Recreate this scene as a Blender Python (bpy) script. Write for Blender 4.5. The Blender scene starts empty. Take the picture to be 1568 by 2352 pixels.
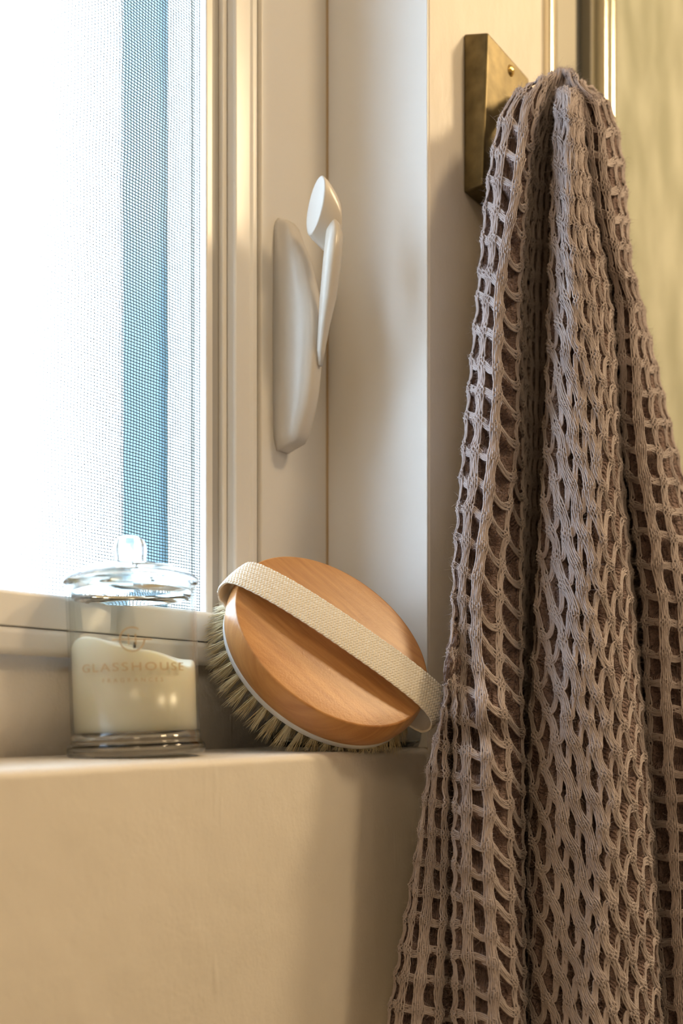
import bpy, bmesh, math, random
import numpy as np
from mathutils import Vector
random.seed(7); rng = np.random.default_rng(7)
S = bpy.context.scene
COL = S.collection

# ------------------------------------------------------------------ camera
W_, H_ = 1568, 2352
FPX = 2150.0                    # focal length in pixels
CX, HY = 784.0, 1640.0          # principal column, horizon row
A = math.atan2(2500 - CX, FPX)  # angle between the view axis and the wall
ca, sa = math.cos(A), math.sin(A)
F = np.array([ca, sa, 0.0]); R = np.array([sa, -ca, 0.0]); Z = np.array([0, 0, 1.0])
K = 0.8                         # design units -> metres
cam_d = bpy.data.cameras.new('camera'); cam = bpy.data.objects.new('camera', cam_d); COL.objects.link(cam)
cam_d.sensor_fit = 'VERTICAL'; cam_d.sensor_height = 36.0; cam_d.sensor_width = 24.0
cam_d.lens = FPX / H_ * 36.0
cam_d.shift_y = (HY - H_ / 2) / H_
cam_d.clip_start = 0.02; cam_d.clip_end = 60
cam.rotation_euler = (math.pi / 2, 0, math.atan2(-F[0], F[1]))
cam_d.dof.use_dof = True; cam_d.dof.focus_distance = 0.735 * K; cam_d.dof.aperture_fstop = 4.2
S.camera = cam

# ------------------------------------------------------------------ world, lamps, exposure
S.view_settings.view_transform = 'Standard'; S.view_settings.look = 'None'
S.view_settings.exposure = 0.0; S.view_settings.gamma = 1.0; S.view_settings.use_curve_mapping = False
world = bpy.data.worlds.new('overcast_sky'); S.world = world; world.use_nodes = True
wn = world.node_tree; bg = wn.nodes['Background']
bg.inputs['Color'].default_value = (0.70, 0.84, 1.0, 1); bg.inputs['Strength'].default_value = 16.0

def lamp(name, loc, target, power, size, col, shape='DISK', size_y=None):
    d = bpy.data.lights.new(name, 'AREA'); d.energy = power; d.color = col; d.shape = shape; d.size = size
    if size_y: d.size_y = size_y
    o = bpy.data.objects.new(name, d); COL.objects.link(o)
    o.location = [v * K for v in loc]
    dv = Vector(target) * K - o.location
    o.rotation_euler = dv.to_track_quat('-Z', 'Y').to_euler()
    return o
WARM = (1.0, 0.755, 0.455)
lamp('ceiling_lamp', (1.75, -0.75, 1.5), (0.75, 0.42, 0.1), 13.0, 0.28, WARM)
lamp('ceiling_lamp', (0.90, -0.85, 1.5), (0.6, 0.44, 0.0), 7.0, 0.25, WARM)
lamp('ceiling_lamp', (-0.55, -0.60, 1.25), (0.4, 0.50, 0.0), 2.3, 0.3, WARM)
# daylight portal in the window opening
pd = bpy.data.lights.new('window_portal', 'AREA'); pd.shape = 'RECTANGLE'; pd.size = 0.50 * K; pd.size_y = 0.95 * K
pd.cycles.is_portal = True
po = bpy.data.objects.new('window_portal', pd); COL.objects.link(po)
po.location = (0.43 * K, 0.63 * K, 0.55 * K); po.rotation_euler = (-math.pi / 2, 0, 0)

# ------------------------------------------------------------------ helpers
def ray(px, py):
    return F + R * ((px - CX) / FPX) + Z * ((HY - py) / FPX)
def at(px, py, t): return ray(px, py) * t
def on_y(px, py, y):
    r = ray(px, py); return r * (y / r[1])
def x_at(px, y): return float(on_y(px, HY, y)[0])
def z_at(px, py, y): return float(on_y(px, py, y)[2])

def mat(name, base, rough=0.5, metallic=0.0, **kw):
    m = bpy.data.materials.new(name); m.use_nodes = True
    b = m.node_tree.nodes['Principled BSDF']
    b.inputs['Base Color'].default_value = (*base, 1); b.inputs['Roughness'].default_value = rough
    b.inputs['Metallic'].default_value = metallic
    for k, v in kw.items(): b.inputs[k.replace('_', ' ')].default_value = v
    return m
def N(m, t, **kw):
    n = m.node_tree.nodes.new(t)
    for k, v in kw.items():
        if k in n.inputs: n.inputs[k].default_value = v
        else: setattr(n, k, v)
    return n
def L(m, a, b): m.node_tree.links.new(a, b)
def bsdf(m): return m.node_tree.nodes['Principled BSDF']
def noise_bump(m, scale, strength, dist, detail=4, stretch=(1, 1, 1), prev=None):
    tc = N(m, 'ShaderNodeTexCoord'); mp = N(m, 'ShaderNodeMapping'); mp.inputs['Scale'].default_value = stretch
    L(m, tc.outputs['Object'], mp.inputs['Vector'])
    nz = N(m, 'ShaderNodeTexNoise', Scale=scale, Detail=detail); L(m, mp.outputs[0], nz.inputs['Vector'])
    bp = N(m, 'ShaderNodeBump', Strength=strength, Distance=dist); L(m, nz.outputs['Fac'], bp.inputs['Height'])
    if prev: L(m, prev.outputs[0], bp.inputs['Normal'])
    L(m, bp.outputs[0], bsdf(m).inputs['Normal'])
    return bp
def noise_color(m, scale, c1, c2, p1=.35, p2=.65, stretch=(1, 1, 1), detail=4, coord='Object'):
    tc = N(m, 'ShaderNodeTexCoord'); mp = N(m, 'ShaderNodeMapping'); mp.inputs['Scale'].default_value = stretch
    L(m, tc.outputs[coord], mp.inputs['Vector'])
    nz = N(m, 'ShaderNodeTexNoise', Scale=scale, Detail=detail); L(m, mp.outputs[0], nz.inputs['Vector'])
    cr = N(m, 'ShaderNodeValToRGB'); cr.color_ramp.elements[0].color = (*c1, 1); cr.color_ramp.elements[1].color = (*c2, 1)
    cr.color_ramp.elements[0].position = p1; cr.color_ramp.elements[1].position = p2
    L(m, nz.outputs['Fac'], cr.inputs['Fac']); L(m, cr.outputs[0], bsdf(m).inputs['Base Color'])
    return cr

def empty(name, base, label, cat, group=None):
    o = bpy.data.objects.new(name, None); COL.objects.link(o); o.location = [float(v) * K for v in base]
    o.empty_display_size = .02
    o['label'] = label; o['category'] = cat
    if group: o['group'] = group
    o['_b'] = [float(v) for v in base]
    return o
def base_of(o):
    while o is not None:
        if '_b' in o: return np.array(o['_b'])
        o = o.parent
    return np.zeros(3)
def obj(name, V, Fc, m, parent=None, smooth=True, uv=None, label=None, kind=None, bevel=None, origin=None):
    """one mesh object; V in design units, world space"""
    V = np.asarray(V, dtype=np.float64)
    b = base_of(parent) if parent is not None else (np.zeros(3) if origin is None else np.asarray(origin, float))
    me = bpy.data.meshes.new(name)
    Vl = ((V - b) * K)
    if isinstance(Fc, np.ndarray):
        n = Fc.shape[1]
        me.vertices.add(len(Vl)); me.vertices.foreach_set('co', Vl.astype(np.float32).ravel())
        me.loops.add(Fc.size); me.loops.foreach_set('vertex_index', Fc.astype(np.int32).ravel())
        me.polygons.add(len(Fc)); me.polygons.foreach_set('loop_start', (np.arange(len(Fc)) * n).astype(np.int32))
        me.update(calc_edges=True)
    else:
        me.from_pydata([tuple(v) for v in Vl], [], Fc)
        bm_ = bmesh.new(); bm_.from_mesh(me); bmesh.ops.recalc_face_normals(bm_, faces=bm_.faces); bm_.to_mesh(me); bm_.free()
    me.validate()
    if uv is not None:
        idx = np.empty(len(me.loops), np.int32); me.loops.foreach_get('vertex_index', idx)
        ul = me.uv_layers.new(name='UVMap'); ul.data.foreach_set('uv', np.asarray(uv, np.float32)[idx].ravel())
    me.materials.append(m)
    me.polygons.foreach_set('use_smooth', np.full(len(me.polygons), smooth, dtype=bool))
    o = bpy.data.objects.new(name, me); COL.objects.link(o)
    if parent is not None: o.parent = parent
    else: o.location = b * K
    if label: o['label'] = label
    if kind: o['kind'] = kind
    if bevel:
        md = o.modifiers.new('bevel', 'BEVEL'); md.width = bevel * K; md.segments = 3; md.limit_method = 'ANGLE'
        o.data.polygons.foreach_set('use_smooth', np.full(len(me.polygons), True, dtype=bool))
        wnm = o.modifiers.new('wn', 'WEIGHTED_NORMAL')
    return o
BOXF = [(0, 3, 2, 1), (4, 5, 6, 7), (0, 1, 5, 4), (1, 2, 6, 5), (2, 3, 7, 6), (3, 0, 4, 7)]
def box(x0, x1, y0, y1, z0, z1):
    return [(x0, y0, z0), (x1, y0, z0), (x1, y1, z0), (x0, y1, z0), (x0, y0, z1), (x1, y0, z1), (x1, y1, z1), (x0, y1, z1)], list(BOXF)
def join(*parts):
    V, Fc = [], []
    for v, f in parts:
        n = len(V); V += [tuple(p) for p in v]; Fc += [tuple(i + n for i in q) for q in f]
    return V, Fc
def prism(poly, axis, a0, a1):
    """extrude 2-D polygon along axis; poly in the two other axes (in order)"""
    n = len(poly); V = []
    for a in (a0, a1):
        for p in poly:
            q = [0, 0, 0]; o = [i for i in range(3) if i != axis]
            q[axis] = a; q[o[0]] = p[0]; q[o[1]] = p[1]; V.append(tuple(q))
    Fc = [tuple(range(n))[::-1], tuple(range(n, 2 * n))]
    for i in range(n): Fc.append((i, (i + 1) % n, n + (i + 1) % n, n + i))
    return V, Fc
def lathe(profile, center, seg=96, M=None, closed=False):
    """profile: (radius, z); returns verts/faces around z through center, optional 3x3 tilt M"""
    V, Fc = [], []
    for r, z in profile:
        for k in range(seg):
            a = 2 * math.pi * k / seg
            V.append((r * math.cos(a), r * math.sin(a), z))
    n = len(profile)
    rng_ = range(n if closed else n - 1)
    for i in rng_:
        j = (i + 1) % n
        for k in range(seg):
            k2 = (k + 1) % seg
            Fc.append((i * seg + k, i * seg + k2, j * seg + k2, j * seg + k))
    if not closed:
        Fc.append(tuple(range(seg))[::-1]); Fc.append(tuple(range((n - 1) * seg, n * seg)))
    V = np.array(V)
    if M is not None: V = V @ M.T
    return V + np.asarray(center), Fc
def loft(secs, cap=True):
    n = len(secs[0]); V = [tuple(p) for s in secs for p in s]; Fc = []
    for i in range(len(secs) - 1):
        for k in range(n):
            k2 = (k + 1) % n
            Fc.append((i * n + k, i * n + k2, (i + 1) * n + k2, (i + 1) * n + k))
    if cap: Fc.append(tuple(range(n))[::-1]); Fc.append(tuple(range((len(secs) - 1) * n, len(secs) * n)))
    return V, Fc
def pchip(x, y, xi):
    x = np.asarray(x, float); y = np.asarray(y, float); xi = np.asarray(xi, float)
    h = np.diff(x); d = np.diff(y) / h
    m = np.zeros_like(y)
    for i in range(1, len(x) - 1):
        if d[i - 1] * d[i] > 0:
            w1 = 2 * h[i] + h[i - 1]; w2 = h[i] + 2 * h[i - 1]
            m[i] = (w1 + w2) / (w1 / d[i - 1] + w2 / d[i])
    m[0] = d[0]; m[-1] = d[-1]
    i = np.clip(np.searchsorted(x, xi) - 1, 0, len(x) - 2)
    s = np.clip((xi - x[i]) / h[i], -0.6, 1.6); s2 = s * s; s3 = s2 * s
    return (2 * s3 - 3 * s2 + 1) * y[i] + (s3 - 2 * s2 + s) * h[i] * m[i] + (-2 * s3 + 3 * s2) * y[i + 1] + (s3 - s2) * h[i] * m[i + 1]
def unit(v): v = np.asarray(v, float); return v / np.linalg.norm(v)

# ------------------------------------------------------------------ materials
M_wall = mat('painted_plaster', (0.80, 0.74, 0.66), 0.5)
def plaster(m):
    b0 = noise_bump(m, 420, 0.25, 0.0008, 3)
    b1 = noise_bump(m, 16, 0.5, 0.010, 5, (1, 1, .6), b0)
    # trowel scratches: a stretched thresholded noise
    tc = N(m, 'ShaderNodeTexCoord'); mp = N(m, 'ShaderNodeMapping'); mp.inputs['Rotation'].default_value = (0, math.radians(35), 0); mp.inputs['Scale'].default_value = (60, 60, 9)
    L(m, tc.outputs['Object'], mp.inputs['Vector'])
    nz = N(m, 'ShaderNodeTexNoise', Scale=1.0, Detail=2.0); L(m, mp.outputs[0], nz.inputs['Vector'])
    mr = N(m, 'ShaderNodeMapRange'); mr.inputs['From Min'].default_value = .70; mr.inputs['From Max'].default_value = .76
    L(m, nz.outputs['Fac'], mr.inputs['Value'])
    bp = N(m, 'ShaderNodeBump', Strength=.25, Distance=.002); L(m, mr.outputs[0], bp.inputs['Height']); L(m, b1.outputs[0], bp.inputs['Normal'])
    L(m, bp.outputs[0], bsdf(m).inputs['Normal'])
plaster(M_wall)
M_reveal = mat('reveal_gloss_paint', (0.80, 0.77, 0.73), 0.35); noise_bump(M_reveal, 30, 0.12, 0.003, 3, (3, 3, .3))
M_frame = mat('white_window_vinyl', (0.82, 0.79, 0.74), 0.30)
M_handle = mat('white_handle_plastic', (0.66, 0.61, 0.54), 0.25)
M_gasket = mat('grey_gasket', (0.42, 0.41, 0.40), 0.5)
M_screen = mat('screen_wire', (0.03, 0.05, 0.055), 0.5)
M_brass = mat('aged_brass', (0.24, 0.18, 0.085), 0.42, 1.0); noise_color(M_brass, 90, (0.12, 0.095, 0.05), (0.21, 0.165, 0.085), .3, .7)
M_brass2 = mat('polished_brass', (0.75, 0.52, 0.18), 0.2, 1.0)
M_alu = mat('brushed_pale_metal', (0.86, 0.80, 0.66), 0.22, 1.0)
M_alu2 = mat('satin_anodised_metal', (0.36, 0.34, 0.28), 0.45, 0.3)
M_dark = mat('dark_rubber_seal', (0.05, 0.05, 0.045), 0.6)
M_stone = mat('green_stone', (0.5, 0.48, 0.33), 0.3)
noise_color(M_stone, 22, (0.38, 0.39, 0.29), (0.56, 0.57, 0.46), .36, .66, (1, 1, .45), 8); noise_bump(M_stone, 120, .06, .0005)
M_ceil = mat('ceiling_paint', (0.75, 0.70, 0.62), 0.8)
M_floor = mat('floor_tile', (0.50, 0.43, 0.34), 0.4)

# window pane: thin architectural glass
M_pane = bpy.data.materials.new('window_glass'); M_pane.use_nodes = True
nt = M_pane.node_tree; nt.nodes.clear()
o_ = nt.nodes.new('ShaderNodeOutputMaterial'); tr = nt.nodes.new('ShaderNodeBsdfTransparent'); gl = nt.nodes.new('ShaderNodeBsdfGlossy')
gl.inputs['Roughness'].default_value = .3; mx = nt.nodes.new('ShaderNodeMixShader'); mx.inputs[0].default_value = .03
nt.links.new(tr.outputs[0], mx.inputs[1]); nt.links.new(gl.outputs[0], mx.inputs[2]); nt.links.new(mx.outputs[0], o_.inputs[0])
tr.inputs[0].default_value = (.94, .98, 1, 1)

M_glass = mat('clear_glass', (0.97, 1.0, 0.99), 0.0, 0.0, IOR=1.45, Transmission_Weight=1.0)
M_wax = mat('cream_wax', (0.86, 0.79, 0.64), 0.45, Subsurface_Weight=0.35, Subsurface_Scale=0.01)
bsdf(M_wax).inputs['Subsurface Radius'].default_value = (1, .8, .5)
M_gold = mat('gold_ink', (0.60, 0.45, 0.26), 0.4, 0.2)

# wood
M_wood = mat('honey_wood', (0.62, 0.33, 0.13), 0.33, Coat_Weight=0.35, Coat_Roughness=0.28)
def wood(m):
    tc = N(m, 'ShaderNodeTexCoord'); mp = N(m, 'ShaderNodeMapping'); mp.inputs['Scale'].default_value = (1, 9, 9)
    L(m, tc.outputs['UV'], mp.inputs['Vector'])
    n1 = N(m, 'ShaderNodeTexNoise', Scale=2.2, Detail=8.0); L(m, mp.outputs[0], n1.inputs['Vector']); n1.inputs['Distortion'].default_value = .6
    mp2 = N(m, 'ShaderNodeMapping'); mp2.inputs['Scale'].default_value = (6, 160, 160); L(m, tc.outputs['UV'], mp2.inputs['Vector'])
    n2 = N(m, 'ShaderNodeTexNoise', Scale=1.5, Detail=4.0); L(m, mp2.outputs[0], n2.inputs['Vector'])
    cr = N(m, 'ShaderNodeValToRGB'); cr.color_ramp.elements[0].color = (0.46, 0.185, 0.05, 1); cr.color_ramp.elements[1].color = (0.70, 0.35, 0.12, 1)
    cr.color_ramp.elements[0].position = .28; cr.color_ramp.elements[1].position = .72
    mixf = N(m, 'ShaderNodeMath', operation='MULTIPLY_ADD'); mixf.inputs[1].default_value = .22; L(m, n2.outputs['Fac'], mixf.inputs[0])
    sc = N(m, 'ShaderNodeMath', operation='MULTIPLY'); sc.inputs[1].default_value = .8; L(m, n1.outputs['Fac'], sc.inputs[0]); L(m, sc.outputs[0], mixf.inputs[2])
    L(m, mixf.outputs[0], cr.inputs['Fac']); L(m, cr.outputs[0], bsdf(m).inputs['Base Color'])
    n3 = N(m, 'ShaderNodeTexNoise', Scale=900.0, Detail=2.0); L(m, tc.outputs['Object'], n3.inputs['Vector'])
    bp = N(m, 'ShaderNodeBump', Strength=.22, Distance=.0004); L(m, n3.outputs['Fac'], bp.inputs['Height'])
    bp2 = N(m, 'ShaderNodeBump', Strength=.12, Distance=.0004); L(m, n2.outputs['Fac'], bp2.inputs['Height']); L(m, bp.outputs[0], bp2.inputs['Normal'])
    L(m, bp2.outputs[0], bsdf(m).inputs['Normal'])
wood(M_wood)
M_band = mat('white_plastic_band', (0.80, 0.80, 0.80), 0.3)
M_strap = mat('natural_cotton_webbing', (0.84, 0.78, 0.67), 0.9); noise_bump(M_strap, 2500, .35, .0003, 3)
M_bristle = mat('boar_bristle', (0.66, 0.55, 0.32), 0.45); noise_color(M_bristle, 90, (0.62, 0.48, 0.25), (0.88, 0.78, 0.54))

# ------------------------------------------------------------------ room shell
YW, YB, YF = 0.447, 0.572, 0.560      # front wall plane, plane of the band under the frame, window frame face
SILL = -0.0293
XR = x_at(985, YW)                    # reveal edge
XL = 0.14                             # left end of the window recess
ZT = 1.02                             # recess top
X_END = x_at(1250, YW)
RX0, RX1, RY0, RZ0, RZ1 = -1.4, 2.3, -1.9, -1.3, 1.6

def struct(name, V, Fc, m, parent=None, **kw):
    o = obj(name, V, Fc, m, parent, kind='structure' if parent is None else None, **kw); return o
# lower wall + sill: rounded front arris
def lower_wall():
    prof = [(YW, RZ0)]
    r = 0.006
    for k in range(7):
        a = math.pi / 2 * k / 6
        prof.append((YW + r - r * math.cos(a), SILL - r + r * math.sin(a)))
    prof += [(YB + .10, SILL), (YB + .10, RZ0)]
    n = len(prof); xs = np.linspace(RX0, X_END, 60); secs = []
    for x in xs: secs.append([(x, y, z) for y, z in prof])
    return loft(secs)
V, Fc = lower_wall()
struct('wall_window', V, Fc, M_wall, bevel=None)
V, Fc = join(box(XR, X_END, YW - .0001, YB + .1, SILL - .008, RZ1), box(RX0, XL, YW, YB + .1, SILL, RZ1), box(XL, XR, YW, YB + .1, ZT, RZ1))
struct('wall_front', V, Fc, M_wall, bevel=.0025)
# reveal lining (painted gloss) and wall band under the window
V, Fc = box(XR - .0012, XR + .002, YW + .001, YB + .05, SILL, ZT)
struct('trim_1', V, Fc, M_reveal, bevel=.0008)
V, Fc = box(XL, XR, YB, YB + .03, SILL, 0.045)
struct('trim_2', V, Fc, M_wall)
M_corner_brown = mat('brown_corner_strip', (0.50, 0.36, 0.20), 0.5)  # thin brown strip down the corner between reveal and frame
struct('trim_3', *box(XR - .0032, XR - .0008, YF - .0012, YF + .004, SILL, ZT), M_corner_brown, smooth=False)
struct('floor', *box(RX0, RX1, RY0, YB, RZ0 - .05, RZ0), M_floor, smooth=False)
struct('ceiling', *box(RX0, RX1, RY0, YB + .2, RZ1, RZ1 + .05), M_ceil, smooth=False)
struct('wall_left', *box(RX0 - .05, RX0, RY0, YB + .2, RZ0, RZ1), M_ceil, smooth=False)
struct('wall_right', *box(RX1, RX1 + .05, RY0, YB + .2, RZ0, RZ1), M_ceil, smooth=False)
struct('wall_back', *box(RX0, RX1, RY0 - .05, RY0, RZ0, RZ1), M_ceil, smooth=False)
struct('wall_stone', *box(X_END, RX1, YW + .05, YW + .1, RZ0, RZ1), M_stone, smooth=False)

# ------------------------------------------------------------------ window
xf0, xf1 = x_at(600, YF), XR - .001         # outer frame jamb
zb0, zb1 = 0.0400, 0.0585                   # frame bottom member
x585, x545, x530, x512, x500 = (x_at(p, YF) for p in (585, 545, 531, 513, 499))
win = bpy.data.objects.new('window_1', None); COL.objects.link(win); win['kind'] = 'structure'; win['_b'] = [0.0, 0.0, 0.0]
def P_(name, V, Fc, m, **kw): return obj(name, V, Fc, m, win, **kw)
P_('frame_jamb', *box(xf0, xf1, YF, YB + .03, zb0, ZT), M_frame, bevel=.002)
P_('frame_sill', *box(XL, xf0 - .0004, YF - .001, YB + .03, zb0, zb1), M_frame, bevel=.005)
# sash stile: stepped profile (x,y), extruded in z
zs0 = zb1 + .0005
st = [(xf0 - .001, YF + .004), (x585 + .004, YF + .004), (x585 + .002, YF - .001), (x585 - .003, YF - .001), (x585 - .005, YF + .001), (x545, YF + .001),
      (x545 - .0015, YF + .003), (x545 - .0015, YF + .03), (xf0 - .001, YF + .03)]
P_('sash_stile', *prism(st, 2, zs0, ZT), M_frame, bevel=.0009)
P_('sash_rail', *prism([(YF + .001, zs0), (YF + .03, zs0), (YF + .03, 0.0835), (YF + .004, 0.0835), (YF + .001, .081)], 0, XL, x545 - .0016), M_frame, bevel=.001)
# stepped glazing channel right of the screen
P_('glazing_bead', *box(x530, x545 - .0016, YF + .010, YF + .03, .0836, ZT), M_frame, bevel=.0015)
P_('gasket', *box(x512, x530 - .0001, YF + .015, YF + .03, .0836, ZT), M_gasket, smooth=False)
P_('screen_frame', *box(x500 - .001, x512 - .0001, YF + .012, YF + .028, .0836, ZT), M_frame, bevel=.0015)
P_('glass_pane', *box(XL, x500, YF + .034, YF + .036, .06, ZT), M_pane, smooth=False)
P_('outer_stile', *box(x500 - .001, xf1, YF + .031, YF + .06, zb0, ZT), M_frame, smooth=False)
P_('outer_sill', *box(XL, xf1, YF + .031, YF + .06, zb0, .082), M_frame, smooth=False)

# insect screen: real wires
YS = YF + .020
def tubes(paths, rad, sides, ref=None):
    """paths: (n, m, 3) array of n polylines of m points; rad scalar or (n,m) array"""
    P = np.asarray(paths, float); n, m, _ = P.shape
    T = np.gradient(P, axis=1); T /= np.linalg.norm(T, axis=2, keepdims=True) + 1e-12
    if ref is None: ref = np.where(np.abs(T[..., 2:3]) > .9, np.array([1.0, 0, 0]), np.array([0, 0, 1.0]))
    A_ = np.cross(T, ref); A_ /= np.linalg.norm(A_, axis=2, keepdims=True) + 1e-12
    B_ = np.cross(T, A_)
    ang = np.arange(sides) * 2 * math.pi / sides
    rr = np.broadcast_to(np.asarray(rad, float), (n, m))[..., None, None]
    V = P[:, :, None, :] + rr * (np.cos(ang)[None, None, :, None] * A_[:, :, None, :] + np.sin(ang)[None, None, :, None] * B_[:, :, None, :])
    V = V.reshape(-1, 3)
    ii, jj, kk = np.meshgrid(np.arange(n), np.arange(m - 1), np.arange(sides), indexing='ij')
    b = (ii * m + jj) * sides; k2 = (kk + 1) % sides
    Fq = np.stack([b + kk, b + k2, b + sides + k2, b + sides + kk], -1).reshape(-1, 4)
    return V, Fq
def warp(x, z):
    return (0.0011 * np.sin(7 * z + 5 * x) + .0006 * np.sin(31 * z + 11 * x) + .0004 * np.sin(90 * z + 40 * x),
            0.0012 * np.sin(9 * x + 3 * z) + .0005 * np.sin(37 * x - 12 * z) + .0003 * np.sin(110 * x + 60 * z) - .018 * (z / 1.0) * (x - .55) - 0.02 * (x - .55) * (z < 2))
def screen():
    x0, x1, z0, z1 = XL, x500 - .0006, .0840, ZT - .002
    px_, pz_ = .00285, .00245
    xs = np.arange(x1 - .0005, x0, -px_); zs = np.arange(z0, z1 + .01, pz_)
    zz = np.linspace(z0, z1, 90)
    X, Zg = np.meshgrid(xs, zz, indexing='ij')
    wx, _ = warp(X, Zg)
    Pv = np.stack([X + wx * np.clip((x1 - X) / .02, 0, 1), np.full_like(X, YS), Zg], -1)
    V1, F1 = tubes(Pv, .00034, 4)
    xx = np.linspace(x0, x1, 60)
    Zh, Xh = np.meshgrid(zs, xx, indexing='ij')
    _, wz = warp(Xh, Zh)
    Zn = np.clip(Zh + wz * np.clip((Zh - z0) / .03, 0, 1), z0 - .0005, z1 + .001)
    Ph = np.stack([Xh, np.full_like(Xh, YS - .0002), Zn], -1)
    V2, F2 = tubes(Ph, .00034, 4)
    return np.vstack([V1, V2]), np.vstack([F1, F2 + len(V1)])
V, Fq = screen()
P_('insect_screen', V, Fq, M_screen, kind='stuff')

# outdoors beyond the pane
M_blue = mat('blue_exterior_paint', (0.035, 0.075, 0.10), 0.6)
M_pale = mat('pale_exterior_render', (0.10, 0.13, 0.12), 0.8)
M_green = mat('hedge_leaf', (0.13, 0.22, 0.10), 0.7)
def outside_post():
    y = 1.25
    xa, xb = x_at(372, y), x_at(441, y)
    e = empty('verandah_post', (0.5 * (xa + xb), y, -1.3), 'tall blue painted post outdoors seen blurred through the insect screen', 'post')
    obj('shaft', *box(xa, xb, y, y + .12, -1.0, 3.0), M_blue, e, bevel=.01)
    obj('footing', *box(xa - .05, xb + .05, y - .04, y + .16, -1.3, -1.0), M_pale, e, bevel=.01)
outside_post()
def outside_wall():
    y = 2.0
    xa = x_at(487, y)
    e = empty('garden_wall', (xa + .5, y, -1.3), 'pale green rendered wall outdoors at the right edge of the screen', 'wall')
    obj('wall_face', *box(xa, xa + 1.2, y, y + .15, -1.3, 2.6), M_pale, e, smooth=False)
    obj('coping', *box(xa - .03, xa + 1.23, y - .03, y + .18, 2.6, 2.66), M_pale, e, bevel=.01)
outside_wall()
struct('ground', *box(-6, 8, YB + .25, 12, -1.45, -1.4), mat('paving', (.4, .4, .38), .8), smooth=False)

# ------------------------------------------------------------------ window handle
xh0 = x_at(626, YF); xh1 = xh0 + .024
zt_, zb_ = z_at(640, 502, YF), z_at(650, 1040, YF)
hb = (0.5 * (xh0 + xh1), YF, zb_)
handle = empty('window_handle', hb, 'cream white plastic window handle with raised lever on the window frame', 'handle')
def housing():
    secs = []
    n = 40
    for i in range(n + 1):
        s = i / n
        z = zt_ + (zb_ - zt_) * s
        # protrusion profile from the frame
        p = pchip([0, .03, .10, .25, .5, .75, .93, .98, 1], [.001, .013, .020, .033, .044, .040, .029, .023, .004], [s])[0]
        w = pchip([0, .04, .5, .94, 1], [.45, .85, 1.0, .92, .6], [s])[0] * (xh1 - xh0)
        xc = xh0 + .012
        ring = []
        for k in range(21):      # rounded cross-section: arch across x
            a = math.pi * k / 20
            cx_ = -math.cos(a); sy = math.sin(a)
            ex = .55
            ring.append((xc + w / 2 * np.sign(cx_) * abs(cx_) ** ex, YF + .0002 - p * abs(sy) ** ex, z))
        secs.append(ring)
    return loft(secs)
obj('housing', *housing(), M_handle, handle)
def lever():
    # stem swept from the low pivot up to the head, rounded-rectangular section
    path = [(735, 840), (737, 805), (744, 747), (753, 686), (763, 594), (768, 540), (765, 500), (764, 480)]
    ts = [.806, .803, .797, .792, .787, .788, .794, .797]
    hw = [.0025, .004, .0055, .0078, .0086, .0082, .0050, .003]
    secs = []
    for (p, q), t, w in zip(path, ts, hw):
        c = at(p, q, t); ring = []
        for k in range(16):
            a = 2 * math.pi * k / 16
            ex = .6
            ring.append(c + np.array([0, 1, 0]) * (w * .78 * np.sign(math.cos(a)) * abs(math.cos(a)) ** ex) + np.array([1, 0, 0]) * (w * .80 * np.sign(math.sin(a)) * abs(math.sin(a)) ** ex))
        secs.append(ring)
    return loft(secs)
obj('lever', *lever(), M_handle, handle)
def lever_head():
    # loft along +x from the flat oval cap to the narrower back; cap centre at px(726,470)
    c0 = at(724, 471, .786)
    secs = []
    for dx, cy, cz, ry, rz, tl in ((0, 0, 0, .0078, .0215, .25), (.0006, 0, 0, .0090, .0232, .25), (.006, -.001, -.003, .0100, .0240, .22), (.013, -.003, -.008, .0102, .0250, .12), (.018, -.0045, -.011, .0096, .0245, .06), (.0200, -.005, -.012, .0080, .0225, .04)):
        ring = []
        for k in range(28):
            a = 2 * math.pi * k / 28
            yy = ry * math.cos(a); zz = rz * math.sin(a)
            ring.append((c0[0] + dx, c0[1] + cy + yy - tl * zz, c0[2] + cz + zz))
        secs.append(ring)
    return loft(secs)
obj('lever_head', *lever_head(), M_handle, handle, bevel=.0006)
def pivot():
    c = at(722, 790, .835)
    return lathe([(.001, -.004), (.006, -.004), (.007, -.002), (.007, .010), (.006, .012), (.001, .012)], c, 24)
obj('pivot', *pivot(), M_handle, handle)

# ------------------------------------------------------------------ brass hook plate
xp = x_at(1064, YW)
fy_t = .4216; fy_b = .4270
hook = empty('wall_hook', (xp + .04, YW, .479), 'aged brass hook plate screwed to the wall beside the window reveal', 'hook')
def plate():
    wd = .080
    V = [(xp, YW, .477), (xp, fy_b, .477), (xp + wd, fy_b, .477), (xp + wd, YW, .477),
         (xp, YW, .6225), (xp, fy_t, .6125), (xp + wd, fy_t, .6125), (xp + wd, YW, .6225)]
    return V, [(0, 3, 2, 1), (4, 5, 6, 7), (0, 1, 5, 4), (1, 2, 6, 5), (2, 3, 7, 6), (3, 0, 4, 7)]
obj('plate', *plate(), M_brass, hook, bevel=.0022)
def dome(c, r, h, nrm, seg=24):
    nrm = unit(nrm); a = unit(np.cross(nrm, [0, 0, 1])); b = np.cross(nrm, a)
    prof = [(r * math.cos(q), h * math.sin(q)) for q in np.linspace(0, math.pi / 2 - .05, 7)]
    M = np.stack([a, b, nrm], 1)
    return lathe([(r, -.002)] + prof, c, seg, M)
c = on_y(1171, 163, fy_t + .001)
obj('screw', *dome(c, .0052, .0035, (0, -1, 0)), M_brass2, hook, label='bright brass dome screw')
V, Fq = tubes([[(xp + .048, .425, .525), (xp + .048, .405, .522), (xp + .048, .385, .524), (xp + .048, .370, .532), (xp + .048, .366, .545)]], .0055, 12)
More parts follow.
